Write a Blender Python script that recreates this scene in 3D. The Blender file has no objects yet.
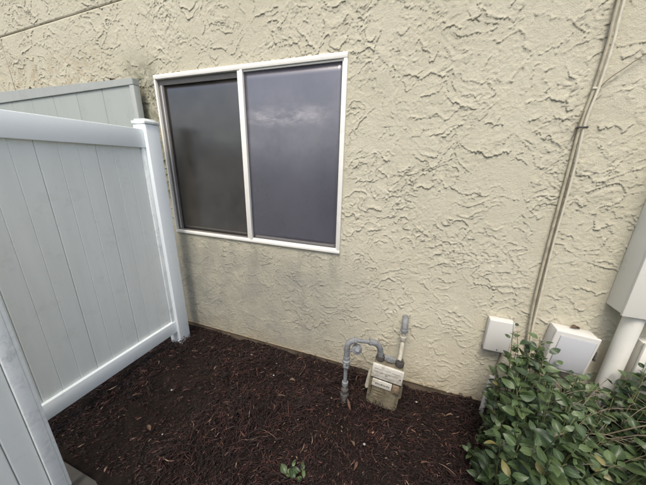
import bpy, bmesh, math, random
import numpy as np
from mathutils import Vector, Matrix

rng = np.random.default_rng(7)
random.seed(7)
scene = bpy.context.scene
col = scene.collection

# ------------------------------------------------------------------ camera
cam_d = bpy.data.cameras.new('camera'); cam = bpy.data.objects.new('camera', cam_d); col.objects.link(cam)
RC = ((0.942142, -0.116506, 0.314316), (0.334534, 0.267144, -0.903726), (0.021321, 0.956588, 0.290663))
CAM = Vector((0, 0, 1.55))
cam.matrix_world = Matrix.Translation(CAM) @ Matrix(RC).to_4x4()
cam_d.sensor_width = 36; cam_d.lens = 36 * 255.41 / 646
cam_d.clip_start = 0.02; cam_d.clip_end = 2000
scene.camera = cam

# ------------------------------------------------------------------ sky, sun, exposure
SUN_EL, SUN_DIR = math.radians(61), Vector((0.03, -0.95, 0)).normalized()    # horizontal direction towards the sun
w = bpy.data.worlds.new('World'); scene.world = w; w.use_nodes = True
nt = w.node_tree; bg = nt.nodes['Background']
sky = nt.nodes.new('ShaderNodeTexSky'); sky.sky_type = 'NISHITA'; sky.sun_disc = False
sky.sun_elevation = SUN_EL
sky.sun_rotation = math.atan2(SUN_DIR.x, SUN_DIR.y)
sky.air_density = 1.0; sky.dust_density = 4.0; sky.ozone_density = 0.3
nt.links.new(sky.outputs[0], bg.inputs[0]); bg.inputs[1].default_value = 0.15
sd = bpy.data.lights.new('sun', 'SUN'); so = bpy.data.objects.new('sun', sd); col.objects.link(so)
sd.energy = 1.3; sd.angle = math.radians(17); sd.color = (1.0, 0.95, 0.88)
sv = Vector((SUN_DIR.x * math.cos(SUN_EL), SUN_DIR.y * math.cos(SUN_EL), math.sin(SUN_EL)))
so.rotation_euler = sv.to_track_quat('Z', 'Y').to_euler()
scene.view_settings.view_transform = 'Standard'; scene.view_settings.look = 'None'
scene.view_settings.gamma = 1; scene.view_settings.exposure = 0.80
scene.render.engine = 'CYCLES'

WALL = 1.648      # the plane of the house wall

# ------------------------------------------------------------------ material helpers
class NT:
    def __init__(s, name, rough=0.6, spec=0.4):
        s.m = bpy.data.materials.new(name); s.m.use_nodes = True
        s.t = s.m.node_tree; s.b = s.t.nodes['Principled BSDF']
        s.b.inputs['Roughness'].default_value = rough
        s.b.inputs['Specular IOR Level'].default_value = spec
    def n(s, typ, **kw):
        nd = s.t.nodes.new(typ)
        for k, v in kw.items(): setattr(nd, k, v)
        return nd
    def l(s, a, b): s.t.links.new(a, b)
    def coord(s, kind='Object', scale=(1, 1, 1), rot=(0, 0, 0)):
        tc = s.n('ShaderNodeTexCoord'); mp = s.n('ShaderNodeMapping')
        mp.inputs['Scale'].default_value = scale; mp.inputs['Rotation'].default_value = rot
        s.l(tc.outputs[kind], mp.inputs[0]); return mp.outputs[0]
    def noise(s, vec, scale, detail=4, rough=0.6, dist=0):
        nd = s.n('ShaderNodeTexNoise'); nd.inputs['Scale'].default_value = scale
        nd.inputs['Detail'].default_value = detail; nd.inputs['Roughness'].default_value = rough
        nd.inputs['Distortion'].default_value = dist
        if vec is not None: s.l(vec, nd.inputs['Vector'])
        return nd.outputs['Fac']
    def ramp(s, fac, stops):
        r = s.n('ShaderNodeValToRGB'); e = r.color_ramp.elements
        while len(e) < len(stops): e.new(0.5)
        for i, (p, c) in enumerate(stops):
            e[i].position = p; e[i].color = (c, c, c, 1) if isinstance(c, (int, float)) else (*c, 1)
        s.l(fac, r.inputs[0]); return r.outputs[0]
    def mix(s, fac, a, b, mode='MIX'):
        m = s.n('ShaderNodeMix', data_type='RGBA', blend_type=mode)
        for i, v in ((0, fac), (6, a), (7, b)):
            if isinstance(v, (int, float)): m.inputs[i].default_value = v
            elif isinstance(v, tuple): m.inputs[i].default_value = (*v, 1)
            else: s.l(v, m.inputs[i])
        return m.outputs[2]
    def math(s, op, a, b=0.0):
        m = s.n('ShaderNodeMath', operation=op)
        for i, v in ((0, a), (1, b)):
            if isinstance(v, (int, float)): m.inputs[i].default_value = v
            else: s.l(v, m.inputs[i])
        return m.outputs[0]
    def sep(s, vec):
        x = s.n('ShaderNodeSeparateXYZ'); s.l(vec, x.inputs[0]); return x.outputs
    def bump(s, h, strength=0.3, dist=0.002):
        b = s.n('ShaderNodeBump'); b.inputs['Strength'].default_value = strength
        b.inputs['Distance'].default_value = dist; s.l(h, b.inputs['Height']); s.l(b.outputs[0], s.b.inputs['Normal'])
    def col(s, c):
        if isinstance(c, tuple): s.b.inputs['Base Color'].default_value = (*c, 1)
        else: s.l(c, s.b.inputs['Base Color'])
        return s

def band(s, v, lo, hi, soft):
    """1 between lo and hi with soft ends"""
    a = s.n('ShaderNodeMapRange', interpolation_type='SMOOTHSTEP'); b = s.n('ShaderNodeMapRange', interpolation_type='SMOOTHSTEP')
    a.inputs[1].default_value = lo - soft; a.inputs[2].default_value = lo + soft
    b.inputs[1].default_value = hi - soft; b.inputs[2].default_value = hi + soft
    b.inputs[3].default_value = 1; b.inputs[4].default_value = 0
    s.l(v, a.inputs[0]); s.l(v, b.inputs[0])
    return s.math('MULTIPLY', a.outputs[0], b.outputs[0])

# stucco: cream paint with grime, plus fence shade painted into the low left
S = NT('stucco', 0.88, 0.2)
v = S.coord('Object'); x, y, z = S.sep(v)
c = S.mix(S.ramp(S.noise(v, 2.2, 5), [(0.3, 0.0), (0.7, 1.0)]), (0.51, 0.482, 0.362), (0.57, 0.542, 0.418))
c = S.mix(S.ramp(S.noise(v, 38, 6, 0.7), [(0.35, 0.0), (0.75, 0.6)]), c, (0.455, 0.418, 0.315))
grime_shade_m = S.math('MULTIPLY', band(S, z, -0.3, 0.90, 0.22), band(S, x, -4.4, -0.30, 0.45))  # grime tone that also carries the fence's shade on the lower left
grime_shade_n = S.ramp(S.noise(v, 5.5, 8, 0.72, 0.6), [(0.34, 0.55), (0.60, 1.0)])
c = S.mix(S.math('MULTIPLY', grime_shade_m, grime_shade_n), c, (0.295, 0.29, 0.24))
drip = S.ramp(S.noise(S.coord('Object', (9, 9, 1.6)), 1.0, 6, 0.65), [(0.48, 0.0), (0.70, 0.75)])
c = S.mix(S.math('MULTIPLY', S.math('MULTIPLY', band(S, z, 0.72, 0.98, 0.08), band(S, x, -2.0, -0.38, 0.05)), drip), c, (0.25, 0.25, 0.20))
foot = S.math('MULTIPLY', band(S, z, -0.3, 0.13, 0.11), S.ramp(S.noise(v, 9, 6, 0.7), [(0.35, 0.0), (0.7, 0.8)]))
c = S.mix(foot, c, (0.31, 0.255, 0.17))
side_blotch = S.math('MULTIPLY', S.math('MULTIPLY', band(S, x, -2.25, -1.92, 0.07), band(S, z, 1.2, 2.28, 0.12)), S.ramp(S.noise(v, 14, 7, 0.75), [(0.36, 0.1), (0.58, 0.85)]))  # dark olive blotches on the strip beside the old panel
c = S.mix(side_blotch, c, (0.18, 0.18, 0.12))
rust = S.math('MULTIPLY', S.math('MULTIPLY', band(S, x, -3.9, -2.5, 0.25), band(S, z, 2.1, 2.4, 0.1)), S.ramp(S.noise(v, 9, 7, 0.7), [(0.46, 0.0), (0.70, 0.6)]))
c = S.mix(rust, c, (0.30, 0.22, 0.12))
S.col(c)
hh = S.math('ADD', S.math('MULTIPLY', S.noise(v, 220, 4, 0.7), 0.7), S.math('MULTIPLY', S.noise(v, 75, 6, 0.7), 1.0))
S.bump(hh, 0.75, 0.0045)
M_STUCCO = S.m

def simple(name, colr, rough=0.6, spec=0.4, var=0.12, nscale=12, bump=0.15, bscale=80, metal=0.0, dirt=None, dirtamt=(0.5, 0.75), dscale=6):
    s = NT(name, rough, spec); v = s.coord('Object')
    d = tuple(k * (1 - var) for k in colr)
    c = s.mix(s.ramp(s.noise(v, nscale, 5), [(0.3, 0.0), (0.7, 1.0)]), colr, d)
    if dirt: c = s.mix(s.ramp(s.noise(v, dscale, 8, 0.75, 0.4), [(dirtamt[0], 0.0), (dirtamt[1], 0.85)]), c, dirt)
    s.col(c); s.b.inputs['Metallic'].default_value = metal
    if bump: s.bump(s.noise(v, bscale, 5), bump, 0.001)
    return s.m

M_VINYL = simple('white_vinyl', (0.88, 0.93, 0.92), 0.38, 0.45, 0.05, 4, 0.05, 60, dirt=(0.38, 0.40, 0.38), dirtamt=(0.60, 0.88), dscale=5)
M_VINYL_WORN = simple('worn_white_vinyl', (0.89, 0.92, 0.89), 0.5, 0.35, 0.08, 30, 0.15, 90, dirt=(0.34, 0.37, 0.35), dirtamt=(0.52, 0.82), dscale=12)
def boardmat(name, colr, dirt):
    s = NT(name, 0.5, 0.35); v = s.coord('Object'); st = s.coord('Object', (7, 7, 0.9))
    c = s.mix(s.ramp(s.noise(st, 2.0, 6), [(0.3, 0.0), (0.7, 1.0)]), colr, tuple(k * 0.92 for k in colr))
    c = s.mix(s.ramp(s.noise(v, 7, 8, 0.75), [(0.55, 0.0), (0.85, 0.7)]), c, dirt)
    oi = s.n('ShaderNodeObjectInfo')
    c = s.mix(s.math('MULTIPLY', oi.outputs['Random'], 0.12), c, tuple(k * 0.7 for k in colr))
    s.col(c); s.bump(s.noise(st, 40, 4), 0.1, 0.001); return s.m
M_BOARD = boardmat('grey_vinyl_board', (0.79, 0.82, 0.775), (0.50, 0.52, 0.46))
M_BOARD_OLD = boardmat('old_vinyl_board', (0.38, 0.41, 0.375), (0.24, 0.25, 0.21))
M_RAIL_OLD = boardmat('old_vinyl_rail', (0.37, 0.39, 0.36), (0.18, 0.17, 0.13))
M_FRAME = simple('window_frame_paint', (0.78, 0.77, 0.70), 0.42, 0.4, 0.06, 20, 0.08, 90, dirt=(0.38, 0.36, 0.28), dirtamt=(0.58, 0.85), dscale=14)
M_TRACK = simple('window_track_metal', (0.16, 0.15, 0.135), 0.5, 0.4, 0.2, 20, 0.1)
M_GREYPIPE = simple('galvanised_paint_grey', (0.22, 0.235, 0.24), 0.6, 0.4, 0.3, 60, 0.5, 140, dirt=(0.09, 0.075, 0.055), dirtamt=(0.47, 0.72), dscale=30)
M_PALEPIPE = simple('pale_painted_pipe', (0.40, 0.38, 0.31), 0.65, 0.35, 0.3, 50, 0.5, 140, dirt=(0.13, 0.11, 0.08), dirtamt=(0.5, 0.75), dscale=30)
M_DARKMETAL = simple('dark_weathered_iron', (0.075, 0.07, 0.065), 0.7, 0.3, 0.4, 60, 0.6, 120)
M_METER = simple('meter_casting_paint', (0.20, 0.178, 0.122), 0.65, 0.3, 0.3, 40, 0.6, 120, dirt=(0.075, 0.06, 0.038), dirtamt=(0.42, 0.66), dscale=18)
M_INDEX = simple('index_cover_white', (0.52, 0.51, 0.45), 0.4, 0.5, 0.15, 40, 0.15, 90, dirt=(0.20, 0.17, 0.11), dirtamt=(0.48, 0.72), dscale=24)
M_PRINT = simple('faded_print', (0.13, 0.12, 0.10), 0.7, 0.2, 0.2, 60, 0)
M_LATCH = simple('brown_latch', (0.20, 0.15, 0.10), 0.6, 0.3, 0.3, 50, 0.3)
M_BOXWHITE = simple('white_plastic_box', (0.54, 0.535, 0.49), 0.45, 0.4, 0.05, 8, 0.06, 120, dirt=(0.40, 0.37, 0.28), dirtamt=(0.6, 0.9), dscale=12)
M_BOXGREY = simple('pale_grey_plastic_lid', (0.44, 0.45, 0.455), 0.5, 0.4, 0.05, 8, 0.06, 120, dirt=(0.33, 0.32, 0.28), dirtamt=(0.6, 0.9), dscale=12)
M_PANELPAINT = simple('cream_metal_paint', (0.74, 0.725, 0.64), 0.5, 0.35, 0.05, 5, 0.1, 60, dirt=(0.42, 0.38, 0.28), dirtamt=(0.58, 0.9), dscale=6)
M_CABLE = simple('tan_cable_jacket', (0.46, 0.42, 0.30), 0.5, 0.4, 0.2, 40, 0.1, dirt=(0.16, 0.13, 0.09), dirtamt=(0.5, 0.8), dscale=20)
M_CABLE2 = simple('cream_cable_jacket', (0.62, 0.58, 0.45), 0.5, 0.4, 0.2, 40, 0.1)
M_CABLE3 = simple('brown_cable_jacket', (0.18, 0.15, 0.10), 0.55, 0.4, 0.2, 40, 0.1)
M_FOUND = simple('stained_concrete', (0.15, 0.12, 0.085), 0.9, 0.2, 0.5, 9, 0.8, 50)
M_CONC = simple('walkway_concrete', (0.08, 0.076, 0.068), 0.85, 0.25, 0.3, 6, 0.5, 90, dirt=(0.10, 0.09, 0.075), dirtamt=(0.45, 0.8), dscale=5)
M_BEAD = simple('joint_bead', (0.27, 0.22, 0.145), 0.7, 0.3, 0.3, 30, 0.2)
M_PEBBLE = simple('pale_pebble', (0.30, 0.29, 0.27), 0.7, 0.3, 0.2, 80, 0.3, 200)
M_TWIG = simple('bush_twig_bark', (0.24, 0.20, 0.14), 0.8, 0.2, 0.3, 60, 0.4, 200)
M_STEMGREEN = simple('green_stem_bark', (0.12, 0.13, 0.055), 0.7, 0.3, 0.3, 60, 0.3, 200)
M_DRYLEAF = simple('dry_leaf_brown', (0.11, 0.060, 0.040), 0.75, 0.3, 0.35, 60, 0.5, 150)
M_DRYLEAF2 = simple('dry_leaf_tan', (0.13, 0.085, 0.055), 0.75, 0.3, 0.35, 60, 0.5, 150)

s = NT('bark_soil', 0.95, 0.15); v = s.coord('Object')
c = s.mix(s.ramp(s.noise(v, 14, 6, 0.7), [(0.35, 0.0), (0.7, 1.0)]), (0.009, 0.006, 0.005), (0.024, 0.017, 0.013))
s.col(c); s.bump(s.noise(v, 70, 8, 0.75), 1.0, 0.012); M_SOIL = s.m
s = NT('dry_ground', 0.95, 0.15); v = s.coord('Object')
s.col(s.mix(s.ramp(s.noise(v, 1.5, 8, 0.7), [(0.35, 0.0), (0.7, 1.0)]), (0.05, 0.055, 0.03), (0.10, 0.095, 0.06))); M_GROUND = s.m
s = NT('shredded_bark', 0.62, 0.4)
at = s.n('ShaderNodeAttribute', attribute_name='tint'); v = s.coord('Object')
c = s.ramp(at.outputs['Fac'], [(0.0, (0.008, 0.005, 0.004)), (0.34, (0.016, 0.006, 0.005)), (0.60, (0.072, 0.024, 0.019)), (0.82, (0.165, 0.075, 0.056)), (1.0, (0.38, 0.27, 0.19))])
c = s.mix(s.ramp(s.noise(v, 120, 3), [(0.35, 0.0), (0.7, 0.6)]), c, (0.03, 0.02, 0.017))
s.col(c); s.bump(s.noise(v, 220, 4), 0.6, 0.002); M_MULCH = s.m

# leaf: veins from the leaf's own coordinates (luv), colour from its own random value
def leafmat(name, dark, light, attr):
    s = NT(name, 0.42, 0.45)
    a = s.n('ShaderNodeAttribute', attribute_name='luv'); u, vv, r = s.sep(a.outputs['Vector'])
    if attr: rnd = r
    else: rnd = s.n('ShaderNodeObjectInfo').outputs['Random']
    c = s.mix(rnd, dark, light)
    pos = s.coord('Object'); c = s.mix(s.ramp(s.noise(pos, 60, 4), [(0.3, 0.0), (0.75, 0.5)]), c, tuple(k * 0.55 for k in dark))
    mid = s.math('LESS_THAN', s.math('ABSOLUTE', vv), 0.045)
    side = s.math('SUBTRACT', u, s.math('MULTIPLY', s.math('ABSOLUTE', vv), 0.35))
    sidew = s.math('LESS_THAN', s.math('FRACT', s.math('MULTIPLY', side, 7.0)), 0.10)
    c = s.mix(s.math('MULTIPLY', s.math('MAXIMUM', mid, s.math('MULTIPLY', sidew, 0.45)), 0.55), c, (0.17, 0.22, 0.10))
    s.col(c)
    s.bump(s.math('ADD', sidew, mid), 0.35, 0.0012)
    # light through the blade
    tr = s.n('ShaderNodeBsdfTranslucent'); s.l(s.mix(0.5, c, (0.12, 0.22, 0.03)), tr.inputs[0])
    mx = s.n('ShaderNodeMixShader'); mx.inputs[0].default_value = 0.10
    out = s.t.nodes['Material Output']; s.l(s.b.outputs[0], mx.inputs[1]); s.l(tr.outputs[0], mx.inputs[2]); s.l(mx.outputs[0], out.inputs[0])
    return s.m
M_LEAF = leafmat('bush_leaf', (0.016, 0.040, 0.014), (0.095, 0.140, 0.050), False)
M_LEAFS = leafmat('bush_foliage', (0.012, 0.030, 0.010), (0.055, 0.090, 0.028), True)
M_LEAFDRY = leafmat('yellowing_leaf', (0.16, 0.15, 0.05), (0.22, 0.20, 0.08), False)

# window screens
def screenmat(name, colr, rough, cloud_reflection, spec):
    s = NT(name, rough, spec); v = s.coord('Object'); x, y, z = s.sep(v)
    wv = s.n('ShaderNodeTexChecker'); wv.inputs['Scale'].default_value = 420; s.l(v, wv.inputs['Vector'])
    c = s.mix(s.math('MULTIPLY', wv.outputs['Fac'], 0.35), colr, tuple(k * 0.5 for k in colr))
    c = s.mix(s.ramp(s.noise(v, 3.0, 6, 0.6), [(0.35, 0.0), (0.75, 0.35)]), c, tuple(min(1, k * 1.7) for k in colr))
    if cloud_reflection:  # pale streak and haze of reflected cloud, painted into the screen colour
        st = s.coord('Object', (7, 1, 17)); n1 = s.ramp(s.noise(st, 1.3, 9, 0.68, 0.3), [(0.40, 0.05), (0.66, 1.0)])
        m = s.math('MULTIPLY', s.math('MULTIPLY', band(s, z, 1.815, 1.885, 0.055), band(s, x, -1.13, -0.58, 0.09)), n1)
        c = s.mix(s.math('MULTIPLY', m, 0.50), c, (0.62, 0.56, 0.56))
        n2 = s.ramp(s.noise(v, 3.2, 8, 0.6), [(0.35, 0.0), (0.75, 1.0)])
        c = s.mix(s.math('MULTIPLY', s.math('MULTIPLY', n2, band(s, z, 1.55, 2.05, 0.2)), 0.30), c, (0.33, 0.30, 0.33))
    else:
        n1 = s.ramp(s.noise(s.coord('Object', (7, 1, 3.5)), 2.0, 8, 0.75), [(0.55, 0.0), (0.62, 1.0)])
        m = s.math('MULTIPLY', s.math('MULTIPLY', band(s, z, 0.9, 1.3, 0.1), n1), 0.7)
        sp = s.ramp(s.noise(v, 11, 3, 0.5), [(0.64, 0.0), (0.70, 0.6)])
        c = s.mix(s.math('MAXIMUM', m, sp), c, (0.006, 0.006, 0.005))
        dm = s.ramp(s.noise(v, 2.2, 7, 0.7), [(0.4, 0.0), (0.75, 0.5)]); c = s.mix(dm, c, (0.09, 0.08, 0.07))
    s.col(c); s.bump(wv.outputs['Fac'], 0.12, 0.0006); s.b.inputs['IOR'].default_value = 2.25 if cloud_reflection else 1.95
    return s.m
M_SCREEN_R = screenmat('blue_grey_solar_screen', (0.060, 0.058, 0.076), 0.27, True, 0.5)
M_SCREEN_L = screenmat('dark_insect_screen', (0.016, 0.014, 0.012), 0.24, False, 0.5)
s = NT('window_glass', 0.03, 0.6); s.col((0.02, 0.022, 0.024)); M_GLASS = s.m

# ------------------------------------------------------------------ geometry helpers
def link(name, me, mat, parent=None, loc=None, rot=None):
    o = bpy.data.objects.new(name, me); col.objects.link(o)
    if mat is not None and not me.materials: me.materials.append(mat)
    if parent is not None: o.parent = parent
    if loc is not None: o.location = loc
    if rot is not None: o.rotation_euler = rot
    return o
def tag(o, label=None, cat=None, group=None, kind=None):
    for k, v in (('label', label), ('category', cat), ('group', group), ('kind', kind)):
        if v: o[k] = v
    return o
def empty(name, loc, rot=(0, 0, 0)):
    o = bpy.data.objects.new(name, None); col.objects.link(o); o.location = loc; o.rotation_euler = rot
    o.empty_display_size = 0.1; return o
def mesh_from_bm(name, bm, smooth=False, angle=None):
    me = bpy.data.meshes.new(name); bmesh.ops.recalc_face_normals(bm, faces=bm.faces); bm.to_mesh(me); bm.free()
    if smooth:
        me.polygons.foreach_set('use_smooth', [True] * len(me.polygons))
        if angle: me.set_sharp_from_angle(angle=math.radians(angle))
    return me
def add_box(bm, lo, hi, bev=0.0, seg=2, M=None):
    r = bmesh.ops.create_cube(bm, size=1.0); vs = r['verts']
    c = [(a + b) / 2 for a, b in zip(lo, hi)]; d = [b - a for a, b in zip(lo, hi)]
    for v in vs: v.co = Vector((c[0] + v.co.x * d[0], c[1] + v.co.y * d[1], c[2] + v.co.z * d[2]))
    if M is not None:
        for v in vs: v.co = M @ v.co
    if bev > 0:
        es = list({e for v in vs for e in v.link_edges})
        bmesh.ops.bevel(bm, geom=es, offset=bev, segments=seg, affect='EDGES', profile=0.5)
def box(name, lo, hi, mat, parent=None, bev=0.002, seg=2, M=None):
    bm = bmesh.new(); add_box(bm, lo, hi, bev, seg, M)
    return link(name, mesh_from_bm(name, bm, True, 35), mat, parent)
def boxes(name, lst, mat, parent=None, bev=0.002, seg=2):
    bm = bmesh.new()
    for lo, hi in lst: add_box(bm, lo, hi, bev, seg)
    return link(name, mesh_from_bm(name, bm, True, 35), mat, parent)
def catmull(pts, n=8):
    P = [Vector(p) for p in pts]; P = [P[0] * 2 - P[1]] + P + [P[-1] * 2 - P[-2]]; out = []
    for i in range(1, len(P) - 2):
        for k in range(n):
            t = k / n; a, b, c, d = P[i - 1:i + 3]
            out.append(0.5 * ((2 * b) + (c - a) * t + (2 * a - 5 * b + 4 * c - d) * t * t + (3 * b - a - 3 * c + d) * t ** 3))
    out.append(P[-2]); return out
def add_tube(bm, pts, rad, seg=12, caps=True):
    pts = [Vector(p) for p in pts]; n = len(pts); rings = []
    t0 = (pts[1] - pts[0]).normalized(); up = Vector((0, 0, 1)) if abs(t0.z) < 0.9 else Vector((1, 0, 0))
    a = t0.cross(up).normalized()
    for i, p in enumerate(pts):
        t = (pts[min(i + 1, n - 1)] - pts[max(i - 1, 0)]).normalized()
        a = (a - t * a.dot(t)).normalized(); b = t.cross(a)
        r = rad[i] if isinstance(rad, (list, tuple)) else rad
        rings.append([bm.verts.new(p + (a * math.cos(k * 2 * math.pi / seg) + b * math.sin(k * 2 * math.pi / seg)) * r) for k in range(seg)])
    for i in range(n - 1):
        for k in range(seg):
            bm.faces.new((rings[i][k], rings[i][(k + 1) % seg], rings[i + 1][(k + 1) % seg], rings[i + 1][k]))
    if caps: bm.faces.new(rings[0][::-1]); bm.faces.new(rings[-1])
def tube(name, pts, rad, mat, parent=None, seg=12, smooth=0):
    bm = bmesh.new(); add_tube(bm, catmull(pts, smooth) if smooth else pts, rad, seg)
    return link(name, mesh_from_bm(name, bm, True, 40), mat, parent)
def lathe(name, p0, axis, prof, mat, parent=None, seg=16, hexa=False):
    """profile = [(distance along axis, radius)]"""
    ax = Vector(axis).normalized(); p0 = Vector(p0)
    pts = []; rad = []
    for d, r in prof: pts.append(p0 + ax * d); rad.append(r)
    up = Vector((0, 0, 1)) if abs(ax.z) < 0.9 else Vector((1, 0, 0)); a = ax.cross(up).normalized(); b = ax.cross(a)
    bm = bmesh.new(); rings = []; sg = 6 if hexa else seg
    for p, r in zip(pts, rad): rings.append([bm.verts.new(p + (a * math.cos(k * 2 * math.pi / sg) + b * math.sin(k * 2 * math.pi / sg)) * r) for k in range(sg)])
    for i in range(len(rings) - 1):
        for k in range(sg): bm.faces.new((rings[i][k], rings[i][(k + 1) % sg], rings[i + 1][(k + 1) % sg], rings[i + 1][k]))
    bm.faces.new(rings[0][::-1]); bm.faces.new(rings[-1])
    return link(name, mesh_from_bm(name, bm, True, 35), mat, parent)
def prism(name, poly, depth, mat, parent=None, bev=0.0, axis='y'):
    """poly: (a, z) outline extruded along y from depth[0] to depth[1]"""
    bm = bmesh.new()
    f = bm.faces.new([bm.verts.new((a, depth[0], z)) for a, z in poly])
    r = bmesh.ops.extrude_face_region(bm, geom=[f]); vs = [e for e in r['geom'] if isinstance(e, bmesh.types.BMVert)]
    for v_ in vs: v_.co.y = depth[1]
    if bev: bmesh.ops.bevel(bm, geom=list(bm.edges), offset=bev, segments=2, affect='EDGES')
    return link(name, mesh_from_bm(name, bm, True, 35), mat, parent)
def np_mesh(name, co, faces, nper):
    me = bpy.data.meshes.new(name); nf = len(faces)
    me.vertices.add(len(co)); me.vertices.foreach_set('co', np.asarray(co, np.float32).ravel())
    me.loops.add(nf * nper); me.loops.foreach_set('vertex_index', np.asarray(faces, np.int32).ravel())
    me.polygons.add(nf); me.polygons.foreach_set('loop_start', np.arange(nf, dtype=np.int32) * nper)
    try: me.polygons.foreach_set('loop_total', np.full(nf, nper, np.int32))
    except Exception: pass
    me.update(calc_edges=True); return me

# gradient noise in numpy
def pnoise(x, y, seed):
    r = np.random.default_rng(seed); T = 256
    ang = r.random((T, T)) * 2 * np.pi; gx, gy = np.cos(ang), np.sin(ang)
    x0 = np.floor(x).astype(int); y0 = np.floor(y).astype(int); fx = x - x0; fy = y - y0
    u = fx * fx * fx * (fx * (fx * 6 - 15) + 10); v = fy * fy * fy * (fy * (fy * 6 - 15) + 10)
    def g(i, j):
        a = (x0 + i) % T; b = (y0 + j) % T
        return gx[a, b] * (fx - i) + gy[a, b] * (fy - j)
    return ((g(0, 0) * (1 - u) + g(1, 0) * u) * (1 - v) + (g(0, 1) * (1 - u) + g(1, 1) * u) * v) * 1.5
def fbm(x, y, seed, o=3, gain=0.5):
    s = 0; a = 1
    for k in range(o): s = s + a * pnoise(x * 2 ** k + 7.3 * k, y * 2 ** k + 3.1 * k, seed + k); a *= gain
    return s
def sst(a, lo, hi):
    t = np.clip((a - lo) / (hi - lo), 0, 1); return t * t * (3 - 2 * t)

# ================================================================== THE SETTING
def plane(name, lo, hi, z, mat):
    bm = bmesh.new(); bm.faces.new([bm.verts.new(p) for p in ((lo[0], lo[1], z), (hi[0], lo[1], z), (hi[0], hi[1], z), (lo[0], hi[1], z))])
    return link(name, mesh_from_bm(name, bm), mat)
tag(plane('ground', (-400, -400), (400, 400), -0.16, M_GROUND), kind='structure')

def bed_h(x, y):
    h = 0.026 * fbm(x * 3.1 + 20, y * 3.1 + 20, 51, 3) + 0.008 * fbm(x * 17 + 20, y * 17 + 20, 55, 3)
    h = h + 0.05 * np.exp(-((x + 0.45) ** 2 / 0.35 + (y - 1.0) ** 2 / 0.12)) - 0.035 * np.exp(-((x + 1.45) ** 2 / 0.10 + (y - 1.0) ** 2 / 0.12))
    return h - 0.012 + 0.0 * x
gx = np.linspace(-4.6, 2.8, 371); gy = np.linspace(0.43, WALL + 0.05, 61)
X, Y = np.meshgrid(gx, gy, indexing='ij'); Z = bed_h(X, Y)
idx = np.arange(X.size).reshape(X.shape)
F = np.stack([idx[:-1, :-1], idx[1:, :-1], idx[1:, 1:], idx[:-1, 1:]], -1).reshape(-1, 4)
me = np_mesh('planting_bed', np.stack([X, Y, Z], -1).reshape(-1, 3), F, 4)
me.polygons.foreach_set('use_smooth', [True] * len(me.polygons))
tag(link('planting_bed', me, M_SOIL), kind='structure')
tag(box('walkway', (-4.6, -1.2, -0.15), (2.8, 0.462, 0.0), M_CONC, bev=0.008), kind='structure')

# unseen bank added behind the camera, darkening pane reflections and frontal light
gx = np.linspace(-14, 14, 141); gy = np.linspace(-9.0, -2.3, 60)
X, Y = np.meshgrid(gx, gy, indexing='ij'); Z = -0.17 + 2.15 * sst(-Y, 2.4, 3.6) + 0.16 * fbm(X * 1.3 + 30, Y * 1.3 + 30, 71, 4) * sst(-Y, 2.3, 2.9)
idx = np.arange(X.size).reshape(X.shape)
F = np.stack([idx[:-1, :-1], idx[1:, :-1], idx[1:, 1:], idx[:-1, 1:]], -1).reshape(-1, 4)
me = np_mesh('added_bank', np.stack([X, Y, Z], -1).reshape(-1, 3), F, 4); me.polygons.foreach_set('use_smooth', [True] * len(me.polygons))
tag(link('added_bank', me, M_GROUND), kind='structure')

# ------------------------------------------------------------------ house wall
house = tag(empty('house', (-1.2, WALL, 0)), 'cream stucco house wall with a sliding window, standing behind the mulch bed', 'house')
def at_house(o):
    o.parent = house; o.matrix_parent_inverse = Matrix.Translation((1.2, -WALL, 0)); return o
WX0, WX1, WZ0, WZ1 = -1.925, -0.462, 0.972, 2.146       # opening in the wall
def stepgrid(*segs):
    out = [segs[0][0]]
    for a, b, d in segs: out += list(np.linspace(a, b, max(2, int(round((b - a) / d)) + 1))[1:])
    return np.array(out)
ux = stepgrid((-6.0, -4.3, 0.05), (-4.3, -2.3, 0.007), (-2.3, WX0, 0.0045), (WX0, WX1, 0.0045), (WX1, 1.35, 0.004), (1.35, 3.2, 0.03))
uz = stepgrid((0.035, WZ0, 0.0042), (WZ0, WZ1, 0.0042), (WZ1, 2.9, 0.0045), (2.9, 3.7, 0.05))
X, Z = np.meshgrid(ux, uz, indexing='ij')
wx = X + 0.060 * fbm(X * 6, Z * 6, 11, 2) + 0.008 * fbm(X * 24, Z * 24, 13, 3, 0.55)
wzs = Z + 0.040 * fbm(X * 6 + 2, Z * 6 + 8, 23, 2) + 0.0095 * fbm(X * 20 + 3, Z * 20, 29, 3, 0.6)
wz = Z + 0.042 * fbm(X * 7 + 9, Z * 6 + 4, 17, 2) + 0.016 * fbm(X * 24 + 3, Z * 24, 19, 3, 0.6)
def lips(theta, period, amp, seed, mlo, mhi, mscale, sharp=3.0, nz=1.2, wz=wz):
    a = wz * math.cos(theta) - wx * math.sin(theta)
    b = wx * math.cos(theta) + wz * math.sin(theta)
    ph = a / period + nz * fbm(b / (period * 2.2) + seed, a / (period * 2.2), seed, 2)
    cell = np.floor(ph); fr = ph - cell
    # every course of trowel marks is broken along its length, differently from the next course
    br = pnoise(b / (period * 1.25) + cell * 5.37, cell * 3.71 + 0.37, seed + 40)
    m = sst(br, mlo, mhi) * sst(pnoise(X / mscale + seed, Z / mscale, seed + 60), -0.35, 0.12)
    return amp * m * (1 - fr) ** sharp, m * sst(fr, 0.80, 1.0) , m
h1, d1, m1 = lips(0.20, 0.105, 0.0062, 101, -0.20, -0.05, 0.40, 12.0, 1.6, wzs)
h2, d2, m2 = lips(0.60, 0.080, 0.0044, 131, -0.08, 0.05, 0.21, 10.0, 1.5)
h3, d3, m3 = lips(-0.12, 0.088, 0.0055, 171, -0.10, 0.03, 0.27, 12.0, 1.7, wzs)
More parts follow.
